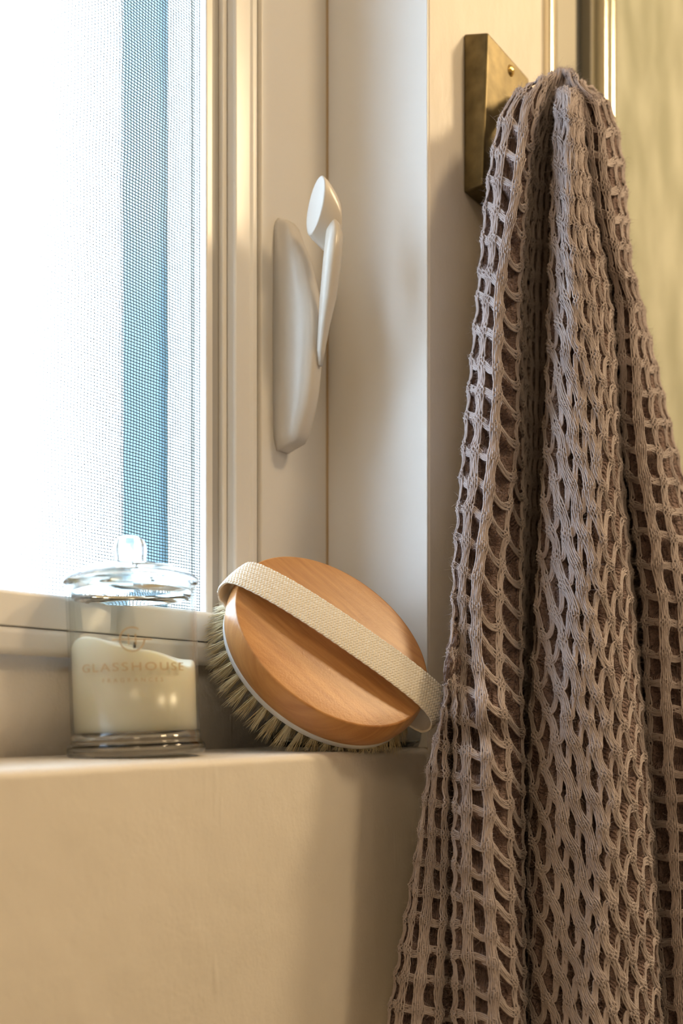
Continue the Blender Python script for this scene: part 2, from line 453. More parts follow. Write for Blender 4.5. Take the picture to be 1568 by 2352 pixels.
obj('hook_arm', V, Fq, M_brass, hook)

# ------------------------------------------------------------------ shower screen framing right of the wall
sh = empty('shower_screen', (x_at(1340, YW), YW, -1.3), 'pale metal framed shower screen channel between wall and green stone', 'shower screen')
def channel(px0, px1, y0, name, zt=RZ1):
    xa, xb = x_at(px0, y0), x_at(px1, y0)
    V, Fc = box(xa, xb, y0, YW + .06, RZ0, zt)
    return obj(name, V, Fc, M_alu, sh, bevel=.0035)
channel(1266, 1281, .438, 'wall_channel')
obj('wall_gasket', *box(x_at(1281, .445), x_at(1320, .447), .446, YW + .05, RZ0, RZ1), M_alu2, sh, smooth=False)
obj('seal_strip', *box(x_at(1320, .447), x_at(1344, .447), .452, YW + .05, RZ0, RZ1), M_dark, sh, smooth=False)
channel(1391, 1403, .425, 'door_stile')
obj('stile_side', *box(x_at(1344, .447) + .001, x_at(1391, .425) - .0002, .440, YW + .05, RZ0, RZ1), M_alu2, sh, bevel=.002)
xg = x_at(1403, .425)
M_glgreen = mat('green_glass_edge', (0.35, 0.55, 0.40), .15)
obj('glass_edge', *box(xg + .0002, x_at(1407, .425), .428, .440, RZ0, RZ1), M_glgreen, sh, smooth=False)
channel(1407.5, 1417, .427, 'edge_trim')

# ------------------------------------------------------------------ glass candle jar
CPX = 315
tc_ = .652
cc = at(CPX, HY, tc_); cc[2] = SILL
tilt = math.radians(2.0)
ax = unit(F)            # tilt axis: the viewing direction
def rot(axis, ang):
    x, y, z = axis; c, s = math.cos(ang), math.sin(ang); C = 1 - c
    return np.array([[c + x * x * C, x * y * C - z * s, x * z * C + y * s], [y * x * C + z * s, c + y * y * C, y * z * C - x * s], [z * x * C - y * s, z * y * C + x * s, c + z * z * C]])
MT = rot(ax, -tilt)
cbase = cc + np.array([0, 0, .0012])
candle = empty('candle_jar', cbase, 'clear glass lidded candle jar with cream wax and gold lettering on the sill', 'candle')
RB = .0440
M_thin = bpy.data.materials.new('thin_jar_glass'); M_thin.use_nodes = True
nt = M_thin.node_tree; nt.nodes.clear()
o_ = nt.nodes.new('ShaderNodeOutputMaterial'); tr = nt.nodes.new('ShaderNodeBsdfTransparent'); gl = nt.nodes.new('ShaderNodeBsdfGlossy'); mx = nt.nodes.new('ShaderNodeMixShader')
lw = nt.nodes.new('ShaderNodeLayerWeight'); lw.inputs['Blend'].default_value = .5
pw = nt.nodes.new('ShaderNodeMath'); pw.operation = 'POWER'; pw.inputs[1].default_value = 4.5
ma = nt.nodes.new('ShaderNodeMath'); ma.operation = 'MULTIPLY_ADD'; ma.inputs[1].default_value = .7; ma.inputs[2].default_value = .045
nt.links.new(lw.outputs['Facing'], pw.inputs[0]); nt.links.new(pw.outputs[0], ma.inputs[0]); nt.links.new(ma.outputs[0], mx.inputs[0])
gl.inputs['Roughness'].default_value = .24; tr.inputs[0].default_value = (.965, .98, .975, 1)
nt.links.new(tr.outputs[0], mx.inputs[1]); nt.links.new(gl.outputs[0], mx.inputs[2]); nt.links.new(mx.outputs[0], o_.inputs[0])
def jar():
    base = [(0.0005, 0), (.0462, 0), (.0472, .0015), (.0472, .0055), (.0462, .0075), (.0445, .0088), (.0441, .0100), (.0440, .0160), (.0418, .0160), (.0405, .0152), (.0005, .0152)]
    wall = [(.0440, .0161), (.0440, .060), (.0444, .110), (.0446, .1155), (.0440, .1165), (.0428, .1165), (.0424, .1150), (.0424, .060), (.0424, .0161)]
    return lathe(base, cbase, 128, MT), lathe(wall, cbase, 128, MT, closed=True)
(bv, bf), (jv, jf) = jar()
obj('glass_wall', jv, jf, M_thin, candle)
obj('glass_base', bv, bf, M_glass, candle)
def wax():
    seg = 96; V, Fc = [], []
    Rw = .0418
    angc = math.atan2(-F[1], -F[0])      # direction towards the camera
    rings = [(.0005, .0158), (Rw * .97, .0158), (Rw, .017)]
    for r, z in rings:
        for k in range(seg):
            a = 2 * math.pi * k / seg; V.append((r * math.cos(a), r * math.sin(a), z))
    def ztop(a, rr):
        d = (a - angc + math.pi) % (2 * math.pi) - math.pi    # + is towards image ... left/right resolved below
        lr = math.sin(d)     # +: image right
        z = .0715 - .0075 * lr + .0035 * math.cos(2 * d + .6) - .0015 * math.cos(5 * d)
        return z - .004 * (1 - rr)
    for rr in (1.0, .985, .93, .7, .4, .02):
        for k in range(seg):
            a = 2 * math.pi * k / seg
            V.append((Rw * rr * math.cos(a), Rw * rr * math.sin(a), ztop(a, rr) - (0.0015 if rr == 1.0 else 0)))
    n = len(V) // seg
    for i in range(n - 1):
        for k in range(seg):
            k2 = (k + 1) % seg; Fc.append((i * seg + k, i * seg + k2, (i + 1) * seg + k2, (i + 1) * seg + k))
    Fc.append(tuple(range(seg))[::-1]); Fc.append(tuple(range((n - 1) * seg, n * seg)))
    return np.array(V) @ MT.T + cbase, Fc
obj('wax', *wax(), M_wax, candle)
V, Fq = tubes([[cbase + MT @ np.array([0, 0, .066]), cbase + MT @ np.array([.0005, 0, .072]), cbase + MT @ np.array([.0015, 0, .078])]], .0009, 8)
obj('wick', V, Fq, M_dark, candle)
def lid():
    prof = [(.0005, .1175), (.0395, .1175), (.0405, .1172), (.0408, .110), (.0402, .1075), (.0385, .1075), (.0385, .1095)]
    # solid lid: underside plug then flange and dome
    p = [(.0005, .1150), (.0360, .1150), (.0370, .1140), (.0380, .1085), (.0402, .1080), (.0408, .1095), (.0410, .1178), (.0445, .1178), (.0462, .1186),
         (.0468, .1200), (.0462, .1216), (.0430, .1240), (.0385, .1262), (.0370, .1272), (.0300, .1300), (.0180, .1315), (.0125, .1318)]
    k = [(.0112, .1335), (.0110, .1365), (.0118, .1410), (.0116, .1450), (.0100, .1490), (.0070, .1515), (.0030, .1525), (.0003, .1526)]
    return lathe(p, cbase, 128, MT), lathe([(.0110, .1312)] + k, cbase, 10, MT)
(lv, lf), (kv, kf) = lid()
ld = obj('lid', lv, lf, M_glass, candle)
M_frost = mat('frosted_glass', (0.97, 1, 1), 0.18, 0.0, IOR=1.45, Transmission_Weight=1.0)
kn = obj('lid_knob', kv, kf, M_frost, candle, smooth=False)

# lettering wrapped on the jar
def wrap(pts2, z0, rad, ang0):
    """pts2 (n,3): x along the arc, y up, z outward -> world"""
    out = []
    for x, y, z in pts2:
        a = ang0 + x / rad; r = rad + z
        v = np.array([r * math.cos(a), r * math.sin(a), z0 + y]); out.append(MT @ v + cbase)
    return out
angc = math.atan2(-F[1], -F[0])
def text_part(name, body, size, spacing, z0, width, dang=0.0):
    cu = bpy.data.curves.new(name, 'FONT'); cu.body = body; cu.size = size; cu.align_x = 'CENTER'; cu.extrude = size * .02; cu.space_character = spacing; cu.resolution_u = 4
    tmp = bpy.data.objects.new(name + '_tmp', cu); COL.objects.link(tmp)
    dg = bpy.context.evaluated_depsgraph_get(); dg.update()
    me = bpy.data.meshes.new_from_object(tmp.evaluated_get(dg))
    P = np.array([v.co[:] for v in me.vertices]); Fc = [tuple(p.vertices) for p in me.polygons]
    bpy.data.objects.remove(tmp); bpy.data.meshes.remove(me); bpy.data.curves.remove(cu)
    P[:, 0] -= (P[:, 0].max() + P[:, 0].min()) / 2
    P[:, 0] *= width / (P[:, 0].max() - P[:, 0].min())
    Wd = wrap(P, z0, RB + .00035, angc + dang)
    return obj(name, Wd, Fc, M_gold, candle, smooth=False)
lh = lambda py: (HY - py) / FPX * (tc_ - .044) - SILL - .0012
text_part('lettering', 'GLASSHOUSE', .0078, 1.25, lh(1541), .0735, .20)
text_part('lettering', 'FRAGRANCES', .0038, 1.8, lh(1567), .0400, .19)
def emblem():
    r0, w = .0078, .0009; cz = lh(1469)
    P, Fc = [], []
    def quad(pts):
        n = len(P); P.extend(pts); Fc.append(tuple(range(n, n + len(pts))))
    def arc(a0, a1, r):
        m = 28; n = len(P)
        for i in range(m + 1):
            a = a0 + (a1 - a0) * i / m
            P.append(((r - w / 2) * math.cos(a), (r - w / 2) * math.sin(a), 0)); P.append(((r + w / 2) * math.cos(a), (r + w / 2) * math.sin(a), 0))
        for i in range(m): Fc.append((n + 2 * i, n + 2 * i + 1, n + 2 * i + 3, n + 2 * i + 2))
    arc(math.radians(55), math.radians(360), r0)
    def bar(x0, x1, y0, y1, nn=6):
        n = len(P)
        for i in range(nn + 1):
            x = x0 + (x1 - x0) * i / nn; P.append((x, y0, 0)); P.append((x, y1, 0))
        for i in range(nn): Fc.append((n + 2 * i, n + 2 * i + 2, n + 2 * i + 3, n + 2 * i + 1))
    bar(-.0128, -.0022, -.0004, .0004); bar(.0022, .0128, -.0004, .0004)
    bar(-.0026, -.0018, -.0035, .0035, 1); bar(.0018, .0026, -.0035, .0035, 1); bar(-.0018, .0018, -.0004, .0004, 1)
    return wrap(P, cz, RB + .0004, angc + .20), Fc
obj('emblem', *emblem(), M_gold, candle, smooth=False)

# ------------------------------------------------------------------ oval glass dish under the brush
dc = at(797, HY, .828); dc[2] = SILL + .0005
dish = empty('glass_dish', dc, 'low clear oval glass dish under the wooden brush', 'dish')
def oval(prof, a, b, seg=72):
    secs = []
    for r, z in prof:
        ring = []
        for k in range(seg):
            q = 2 * math.pi * k / seg
            cx_, sy = math.cos(q), math.sin(q); e = .75
            px_ = (a - (1 - r) * b) * np.sign(cx_) * abs(cx_) ** e; py_ = b * r * np.sign(sy) * abs(sy) ** e
            ring.append(dc + R * px_ + F * py_ + Z * z)
        secs.append(ring)
    return loft(secs)
obj('bowl', *oval([(.55, 0), (.85, .0006), (.93, .004), (.97, .012), (1.0, .0235), (.985, .0248), (.955, .0240), (.92, .012), (.87, .006), (.80, .0045), (.3, .0045)], .069, .028), M_glass, dish)
obj('foot', *oval([(.3, -.0003), (.6, -.0003), (.62, .0004), (.3, .0004)], .066, .028), M_glass, dish)

# ------------------------------------------------------------------ body brush
bt = .725
bc = at(766, 1467, bt)                        # centre of the wooden face
tl = math.radians(35)
dirx = unit([.60, .80, 0])                     # projection of the normal: right, up
n_b = unit(R * dirx[0] * math.sin(tl) + Z * dirx[1] * math.sin(tl) - F * math.cos(tl))
m0 = unit(-R * dirx[0] * math.cos(tl) - Z * dirx[1] * math.cos(tl) - F * math.sin(tl))
l0 = unit(np.cross(m0, n_b))
if l0 @ R < 0: l0 = -l0
rt = math.radians(4.0)
l_b = l0 * math.cos(rt) + m0 * math.sin(rt) ; m_b = m0 * math.cos(rt) - l0 * math.sin(rt)
SA, SB = .0868, .0660
def bp(x, y, z): return bc + l_b * x + m_b * y + n_b * z
lowp = bp(.05, .04, -.04)
brush = empty('body_brush', (lowp[0], lowp[1], SILL), 'oval honey wooden body brush with cream cotton strap leaning on the sill corner', 'brush')
def body():
    prof = [(.02, 0), (.5, .0), (.80, 0), (.960, -.0001), (.974, -.0002), (.982, -.0007), (.988, -.0016), (1.010, -.0072), (1.022, -.0118), (1.026, -.017), (1.020, -.023), (1.004, -.0295), (.994, -.0308), (.90, -.031), (.02, -.031)]
    secs = []; uv = []
    for r, z in prof:
        ring = []
        for k in range(128):
            a = 2 * math.pi * k / 128
            ra = SA * r if r < .9 else SA - (1 - r) * SB * 1.0; rb = SB * r
            if r < .9: ra = SA * r
            x, y = ra * math.cos(a), rb * math.sin(a)
            ring.append(bp(x, y, z)); uv.append((x * 10, y * 10 + z * 6))
        secs.append(ring)
    V, Fc = loft(secs); return V, Fc, uv
V, Fc, uv = body()
obj('wooden_body', V, Fc, M_wood, brush, uv=uv)
def band():
    prof = [(.90, -.0312), (.985, -.0312), (.992, -.0325), (.990, -.0375), (.975, -.0392), (.90, -.0395), (.02, -.0395)]
    secs = []
    for r, z in [(.02, -.0312)] + prof:
        secs.append([bp((SA - (1 - r) * SB if r > .5 else SA * r) * math.cos(2 * math.pi * k / 128), SB * r * math.sin(2 * math.pi * k / 128), z) for k in range(128)])
    return loft(secs)
obj('bristle_plate', *band(), M_band, brush, label='white plastic rim holding the bristles')
# bristle tufts: variants share meshes, each tuft its own part
def tuft_mesh(seed):
    r_ = np.random.default_rng(seed); n = 46
    paths = []; rads = []
    for i in range(n):
        a = r_.uniform(0, 2 * math.pi); q = math.sqrt(r_.uniform(0, 1)) * .0019
        ln = r_.uniform(.0225, .0295); sp = r_.uniform(.4, 1.5) * .0030; b = a + r_.normal(0, .5)
        p0 = np.array([q * math.cos(a), q * math.sin(a), 0])
        d = np.array([sp * math.cos(b), sp * math.sin(b), 0]); cv = np.array([r_.normal(0, .0007), r_.normal(0, .0007), 0])
        pts = [p0 + d * (s ** 1.3) * (q / .0019 + .35) + cv * math.sin(s * 3.1) - np.array([0, 0, ln * s]) for s in (0, .35, .7, 1)]
        paths.append(pts); rads.append([.00023, .00021, .00017, .00004])
    return tubes(paths, np.array(rads), 4)
tv = []
for s in range(6):
    V, Fq = tuft_mesh(100 + s); me = bpy.data.meshes.new('bristle_tuft'); me.from_pydata((V * K).tolist(), [], Fq.tolist()); me.materials.append(M_bristle)
    me.polygons.foreach_set('use_smooth', np.full(len(me.polygons), True, dtype=bool)); tv.append(me)
from mathutils import Matrix
Mb = Matrix(((l_b[0], m_b[0], n_b[0]), (l_b[1], m_b[1], n_b[1]), (l_b[2], m_b[2], n_b[2])))
pos = []
for ring, (fa, nn) in enumerate(((.93, 46), (.78, 36), (.60, 27), (.42, 18), (.22, 9))):
    for k in range(nn):
        a = 2 * math.pi * (k + .5 * (ring % 2)) / nn
        # even spacing along the ellipse
        pos.append((fa, a))
for fa, a in pos:
    x, y = (SA - (1 - .93) * SB) * fa / .93 * math.cos(a) * 1.0, SB * fa * math.sin(a)
    p = bp(x, y, -.0385)
    tipz = (p - n_b * .027)[2]
    o = bpy.data.objects.new('bristle_tuft', random.choice(tv)); COL.objects.link(o); o.parent = brush
    sc = 1.0
    if tipz < SILL + .0006: sc = max(.25, min(1.0, (p[2] - SILL - .0006) / (.028 * (n_b[2] + .25) + 1e-6)))
    lean = 0.48 * (fa / .93) ** 3
    d = unit(n_b - (l_b * math.cos(a) + m_b * math.sin(a)) * lean)
    q = Matrix(((l_b[0], 0, 0), (0, 0, 0), (0, 0, 0)))
    xx = unit(l_b - d * (l_b @ d)); yy = np.cross(d, xx)
    if xx @ l_b < 0: xx = -xx
    Rm = Matrix(((xx[0], yy[0], d[0]), (xx[1], yy[1], d[1]), (xx[2], yy[2], d[2]))) @ Matrix.Rotation(random.uniform(0, 6.28), 3, 'Z')
    Mx = Rm.to_4x4(); Mx = Matrix.Translation(Vector(((p - base_of(brush)) * K).tolist())) @ Mx @ Matrix.Diagonal((1, 1, sc, 1))
    o.matrix_local = Mx
# strap: webbing with modelled stitches
def strap():
    # centre line in brush coordinates (x along, z above the face), y = lateral offset
    cx_ = [-.0800, -.0885, -.0925, -.0905, -.083, -.070, -.040, 0.0, .040, .072, .090, .1000, .1025, .099, .0840]
    cz_ = [-.0240, -.0215, -.0120, -.0020, .0045, .0085, .0125, .0140, .0135, .0110, .0060, -.001, -.010, -.0200, -.0250]
    yl = [.012, .012, .0115, .0105, .0095, .008, .004, -.001, -.006, -.010, -.013, -.0145, -.015, -.015, -.0145]
    tt = np.linspace(0, 1, len(cx_)); NL = 1000; NW = 80
    ti = np.linspace(0, 1, NL)
    X = pchip(tt, cx_, ti); Zc = pchip(tt, cz_, ti); Yc = pchip(tt, yl, ti)
    for _ in range(14):
        for A_ in (X, Zc): A_[1:-1] = .5 * A_[1:-1] + .25 * (A_[2:] + A_[:-2])
    d = np.sqrt(np.diff(X, prepend=X[0]) ** 2 + np.diff(Zc, prepend=Zc[0]) ** 2); arc = np.cumsum(d)
    au = np.linspace(0, arc[-1], NL); X, Zc, Yc = (np.interp(au, arc, q_) for q_ in (X, Zc, Yc)); arc = au
    for _ in range(30):
        for A_ in (X, Zc): A_[1:-1] = .5 * A_[1:-1] + .25 * (A_[2:] + A_[:-2])
    d = np.sqrt(np.gradient(X) ** 2 + np.gradient(Zc) ** 2)
    tx, tz = np.gradient(X) / d, np.gradient(Zc) / d
    nx, nz = -tz, tx
    wd = .0300; v = np.linspace(-1, 1, NW)
    U, Vv = np.meshgrid(arc, v, indexing='ij')
    ncol = 12.0
    c = (Vv + 1) / 2 * ncol; fr_ = c - np.floor(c)
    h1 = np.abs(np.sin(math.pi * c))
    st_ = np.sin(2 * math.pi * (U / .0024 + np.where(np.floor(c) % 2 > 0, 1, -1) * .42 * (fr_ - .5) + .5 * (np.floor(c) % 2)))
    h = .0008 * (h1 ** .5) * (.5 + .5 * st_)
    edge = np.clip((1 - np.abs(Vv)) / .05, 0, 1)
    sag = .0012 * (1 - Vv ** 2)
    top = []
    ew = 1 + .012 * np.sin(U * 900)
    def pts(off):
        P = bc + l_b * (X[:, None] + nx[:, None] * off)[..., None] + n_b * (Zc[:, None] + nz[:, None] * off)[..., None] + m_b * (Yc[:, None] + Vv * wd / 2 * ew)[..., None]
        return P
    Pt = pts(sag + h * edge); Pb = pts(sag - .0016 * edge)
    V = np.vstack([Pt.reshape(-1, 3), Pb.reshape(-1, 3)])
    i, j = np.meshgrid(np.arange(NL - 1), np.arange(NW - 1), indexing='ij'); a = (i * NW + j).ravel()
    F1 = np.stack([a, a + NW, a + NW + 1, a + 1], 1); F2 = np.stack([a, a + 1, a + NW + 1, a + NW], 1) + NL * NW
    return V, np.vstack([F1, F2])
V, Fq = strap()
obj('hand_strap', V, Fq, M_strap, brush, label='cream woven cotton hand strap')

# ------------------------------------------------------------------ waffle towel
M_yarn = mat('mauve_cotton_yarn', (0.44, 0.36, 0.335), 0.95, Sheen_Weight=0.35)
bsdf(M_yarn).inputs['Sheen Roughness'].default_value = .5
noise_color(M_yarn, 40, (0.47, 0.39, 0.385), (0.60, 0.51, 0.505)); noise_bump(M_yarn, 2000, 1.0, .0006, 3)
M_ground = mat('shaded_brown_ground_weave', (0.27, 0.19, 0.17), 0.95)  # brownish pocket tone, with the shade inside the pockets mixed into the colour
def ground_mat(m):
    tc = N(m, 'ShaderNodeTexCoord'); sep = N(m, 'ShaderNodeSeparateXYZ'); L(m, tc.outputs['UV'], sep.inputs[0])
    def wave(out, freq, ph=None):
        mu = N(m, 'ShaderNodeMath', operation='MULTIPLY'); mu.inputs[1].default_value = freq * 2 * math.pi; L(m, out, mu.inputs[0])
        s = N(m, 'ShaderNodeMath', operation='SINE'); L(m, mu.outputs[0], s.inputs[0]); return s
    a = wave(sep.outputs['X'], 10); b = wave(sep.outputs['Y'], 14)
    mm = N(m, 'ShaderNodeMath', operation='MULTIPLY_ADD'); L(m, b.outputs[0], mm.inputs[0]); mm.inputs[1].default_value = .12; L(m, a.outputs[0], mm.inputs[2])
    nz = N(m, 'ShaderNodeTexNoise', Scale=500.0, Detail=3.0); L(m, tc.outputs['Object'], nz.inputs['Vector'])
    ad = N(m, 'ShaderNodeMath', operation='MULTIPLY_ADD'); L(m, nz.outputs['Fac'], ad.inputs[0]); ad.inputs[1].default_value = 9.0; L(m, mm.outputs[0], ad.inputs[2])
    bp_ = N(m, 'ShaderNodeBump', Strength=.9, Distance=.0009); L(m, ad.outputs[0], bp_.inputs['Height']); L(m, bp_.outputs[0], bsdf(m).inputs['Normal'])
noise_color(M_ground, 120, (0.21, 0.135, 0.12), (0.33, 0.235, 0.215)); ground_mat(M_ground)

class Sheet:
    def __init__(s, st, T, tx, ty, rowpx, shear, drift, wr, y0=0.0, Rw=34.0, bump=None):
        s.ys = np.array(sorted(st)); s.T = T; s.tx = tx; s.ty = ty; s.row = rowpx; s.shear = shear; s.drift = drift; s.wr = wr; s.y0 = y0; s.Rw = Rw; s.bump = bump
        s.wg = np.arange(wr[0] - .5, wr[1] + .5 + 1e-6, .05)
        s.yg = np.arange(100, 2521, 10.0)
        px = np.array([pchip([p[0] for p in st[y]], [p[1] for p in st[y]], s.wg) for y in s.ys])
        tt = np.array([pchip([p[0] for p in st[y]], [p[2] for p in st[y]], s.wg) for y in s.ys])
        # soften in w
        ker = np.ones(5) / 5
        for arr in (tt,):
            for i in range(len(arr)): arr[i] = np.convolve(np.pad(arr[i], 2, mode='edge'), ker, mode='valid')
        s.px = np.array([pchip(s.ys, px[:, j], s.yg) for j in range(px.shape[1])]).T
        s.tt = np.array([pchip(s.ys, tt[:, j], s.yg) for j in range(tt.shape[1])]).T
    def look(s, tab, w, y):
        a = np.clip((y - s.yg[0]) / 10.0, 0, len(s.yg) - 1.001); b = np.clip((w - s.wg[0]) / .05, 0, len(s.wg) - 1.001)
        i = a.astype(int); j = b.astype(int); fa = a - i; fb = b - j
        return (tab[i, j] * (1 - fa) * (1 - fb) + tab[i + 1, j] * fa * (1 - fb) + tab[i, j + 1] * (1 - fa) * fb + tab[i + 1, j + 1] * fa * fb)
    def P(s, u, r):
        u = np.asarray(u, float); r = np.asarray(r, float)
        q = s.y0 + s.row * r + s.shear(u)
        y = q.copy(); Rw = s.Rw
        TT = np.interp(u + float(s.drift(np.array(s.T * 1.0))), s.tx, s.ty)
        phi = np.clip((TT + Rw - q) / Rw, 0, 2.6); top = q < TT + Rw
        y = np.where(top, TT + Rw - Rw * np.sin(phi), q)
        dt = np.where(top, Rw * (1 - np.cos(phi)) * .8 / FPX, 0)
        w = u + s.drift(y)
        px = s.look(s.px, w, y); t = s.look(s.tt, w, y) + dt
        if s.bump is not None: t = t - s.bump(w, y)
        V = (F + R * ((px - CX) / FPX)[..., None] + Z * ((HY - y) / FPX)[..., None]) * t[..., None]
        return V, w, q, phi
    def ok(s, w, q, phi): return (w >= s.wr[0]) & (w <= s.wr[1]) & (q < 2500) & (phi < 2.1)
    def frame(s, u, r):
        e = .04
        P0, w, q, phi = s.P(u, r)
        Pu = s.P(u + e, r)[0] - s.P(u - e, r)[0]; Pr = s.P(u, r + e)[0] - s.P(u, r - e)[0]
        n = -np.cross(Pu, Pr); n /= np.linalg.norm(n, axis=-1, keepdims=True) + 1e-12
        return P0, n, Pu / (2 * e), Pr / (2 * e), s.ok(w, q, phi)

def gb(a, b, sa_, sb_): return np.exp(-(a / sa_) ** 2 - (b / sb_) ** 2)
stA = {
 120: [(-5,1300,.88),(-2,1285,.86),(0,1262,.83),(1,1266,.825),(2,1272,.82),(3,1280,.82),(5,1290,.83),(9,1305,.84),(12,1320,.85)],
 180: [(-5,1240,.88),(-2,1228,.86),(0,1212,.82),(1,1222,.81),(2,1240,.80),(3,1258,.81),(5,1272,.83),(9,1300,.84),(12,1320,.85)],
 250: [(-5,1190,.86),(-2,1170,.84),(0,1156,.80),(1,1172,.79),(2,1208,.785),(3,1236,.80),(5,1252,.83),(9,1290,.845),(12,1320,.85)],
 400: [(-5,1150,.84),(-2,1135,.815),(0,1122,.785),(1,1144,.77),(2,1190,.76),(3,1215,.79),(4.6,1222,.825),(6,1236,.84),(8,1262,.845),(12,1320,.86)],
 700: [(-5,1120,.84),(-2,1102,.81),(0,1094,.78),(1,1114,.765),(2,1145,.755),(3,1194,.785),(4.4,1203,.82),(6,1222,.842),(8,1250,.848),(12,1320,.86)],
 1000:[(-5,1100,.83),(-2,1078,.80),(0,1066,.77),(1,1092,.755),(2,1138,.745),(3,1188,.775),(4,1203,.805),(4.6,1206,.83),(6,1220,.845),(8,1246,.85),(12,1320,.86)],
 1400:[(-5,1066,.755),(-2,1050,.742),(0,1038,.725),(1,1060,.722),(2,1095,.72),(3,1148,.74),(4,1198,.775),(4.7,1203,.815),(6,1214,.838),(8,1238,.845),(12,1320,.86)],
 1560:[(-5,1058,.722),(-3,1034,.712),(-1,1024,.702),(0,1040,.703),(1,1062,.714),(2,1100,.708),(3,1153,.722),(4,1198,.757),(5,1210,.82),(8,1228,.85),(12,1300,.86)],
 1750:[(-5,1002,.722),(-3.4,984,.708),(-2,1000,.700),(-1,1026,.703),(-.3,1036,.724),(0,1042,.708),(1,1068,.700),(2,1118,.696),(3,1170,.71),(4,1203,.75),(5,1211,.82),(8,1228,.85),(12,1300,.86)],
 2000:[(-5,962,.725),(-4,948,.712),(-3,958,.702),(-2,985,.705),(-1,1022,.708),(-.3,1035,.718),(0,1041,.70),(1,1070,.69),(2,1124,.685),(3,1176,.70),(4,1203,.74),(5,1211,.82),(8,1228,.85),(12,1300,.86)],
 2400:[(-5,900,.728),(-4,880,.712),(-3,905,.70),(-2,950,.695),(-1,1005,.698),(-.3,1030,.708),(0,1041,.69),(1,1082,.68),(2,1136,.675),(3,1188,.69),(4,1208,.73),(5,1215,.82),(8,1232,.84),(12,1300,.85)],
}
stB = {
 120: [(-3,1290,.86),(-1,1285,.84),(0,1290,.82),(1,1295,.81),(2,1300,.81),(3,1306,.81),(4,1312,.82),(5,1318,.83),(6,1320,.85),(8,1315,.88)],
 220: [(-3,1285,.86),(-1,1275,.84),(0,1276,.80),(1,1288,.79),(2,1302,.785),(3,1318,.79),(4,1328,.80),(5,1336,.82),(6,1338,.85),(8,1332,.88)],
 400: [(-3,1290,.86),(-1,1275,.83),(0,1268,.79),(1,1281,.772),(2,1300,.765),(3,1322,.765),(4,1342,.78),(5,1354,.81),(6,1356,.84),(8,1345,.88)],
 700: [(-3,1285,.86),(-1,1268,.83),(0,1258,.79),(1,1284,.762),(2,1320,.752),(3,1358,.757),(4,1390,.78),(5,1404,.81),(6,1406,.84),(8,1395,.88)],
 1000:[(-3,1280,.86),(-1,1262,.83),(0,1248,.785),(1,1284,.752),(2,1330,.742),(3,1376,.747),(4,1410,.772),(5,1424,.81),(6,1426,.84),(8,1412,.88)],
 1400:[(-3,1265,.85),(-1,1245,.82),(0,1228,.775),(1,1270,.738),(2,1320,.724),(3,1372,.724),(4,1420,.742),(5,1452,.78),(6,1460,.82),(8,1445,.87)],
 1800:[(-3,1245,.83),(-1,1225,.80),(0,1211,.76),(1,1256,.723),(2,1310,.709),(3,1365,.704),(4,1420,.712),(5,1466,.738),(6,1490,.785),(8,1480,.85)],
 2400:[(-3,1240,.82),(-1,1222,.785),(0,1208,.745),(1,1258,.708),(2,1315,.694),(3,1375,.689),(4,1432,.697),(5,1485,.72),(6,1522,.765),(8,1515,.83)],
}
stC = {
 120: [(11,1280,.84),(12,1288,.83),(13,1296,.825),(14,1306,.825),(15,1316,.835),(16,1322,.85),(17,1325,.87),(19,1318,.90)],
 190: [(11,1288,.84),(12,1300,.825),(13,1312,.815),(14,1328,.815),(15,1340,.83),(16,1348,.85),(17,1350,.87),(19,1338,.90)],
 250: [(11,1305,.85),(12,1325,.83),(13,1343,.812),(14,1372,.812),(15,1392,.83),(16,1402,.86),(17,1404,.88),(19,1390,.91)],
 400: [(11,1325,.86),(12,1342,.83),(13,1360,.805),(14,1390,.80),(15,1417,.82),(16,1432,.855),(17,1434,.88),(19,1420,.93)],
 600: [(11,1365,.87),(12,1385,.84),(13,1398,.81),(14,1420,.80),(15,1440,.815),(16,1449,.85),(17,1450,.89),(19,1438,.93)],
 700: [(11,1385,.87),(12,1400,.84),(13,1420,.815),(14,1450,.81),(15,1466,.83),(16,1473,.86),(17,1475,.89),(19,1465,.94)],
 1000:[(11,1395,.88),(12,1410,.84),(13,1430,.812),(14,1468,.79),(15,1507,.80),(16,1532,.83),(17,1545,.87),(19,1540,.94)],
 1400:[(11,1425,.87),(12,1448,.83),(13,1478,.80),(14,1522,.78),(15,1566,.78),(16,1610,.80),(17,1640,.83),(19,1660,.91)],
 1800:[(11,1440,.86),(12,1462,.83),(13,1490,.80),(14,1537,.775),(15,1587,.77),(16,1640,.785),(17,1680,.82),(19,1710,.89)],
 2400:[(11,1480,.86),(12,1500,.82),(13,1528,.79),(14,1568,.77),(15,1620,.765),(16,1680,.78),(17,1720,.81),(19,1750,.88)],
}
def ustep(u):
    f = u - np.floor(u); g = f * f * f * (f * (6 * f - 15) + 10)
    return np.floor(u) + .12 * f + .88 * g
def shA(u): return np.interp(ustep(u), [-6, -3, 0, 1, 2, 3, 4, 6, 12], [-30, -14, 0, 6, 22, 66, 108, 150, 150])
def driftB(y): return np.interp(y, [0, 250, 500, 2600], [-1.2, 0.0, 1.2, 1.2 + 2100 * .0078])
stB = {y: [(w * 1.22, p, t) for w, p, t in r] for y, r in stB.items()}
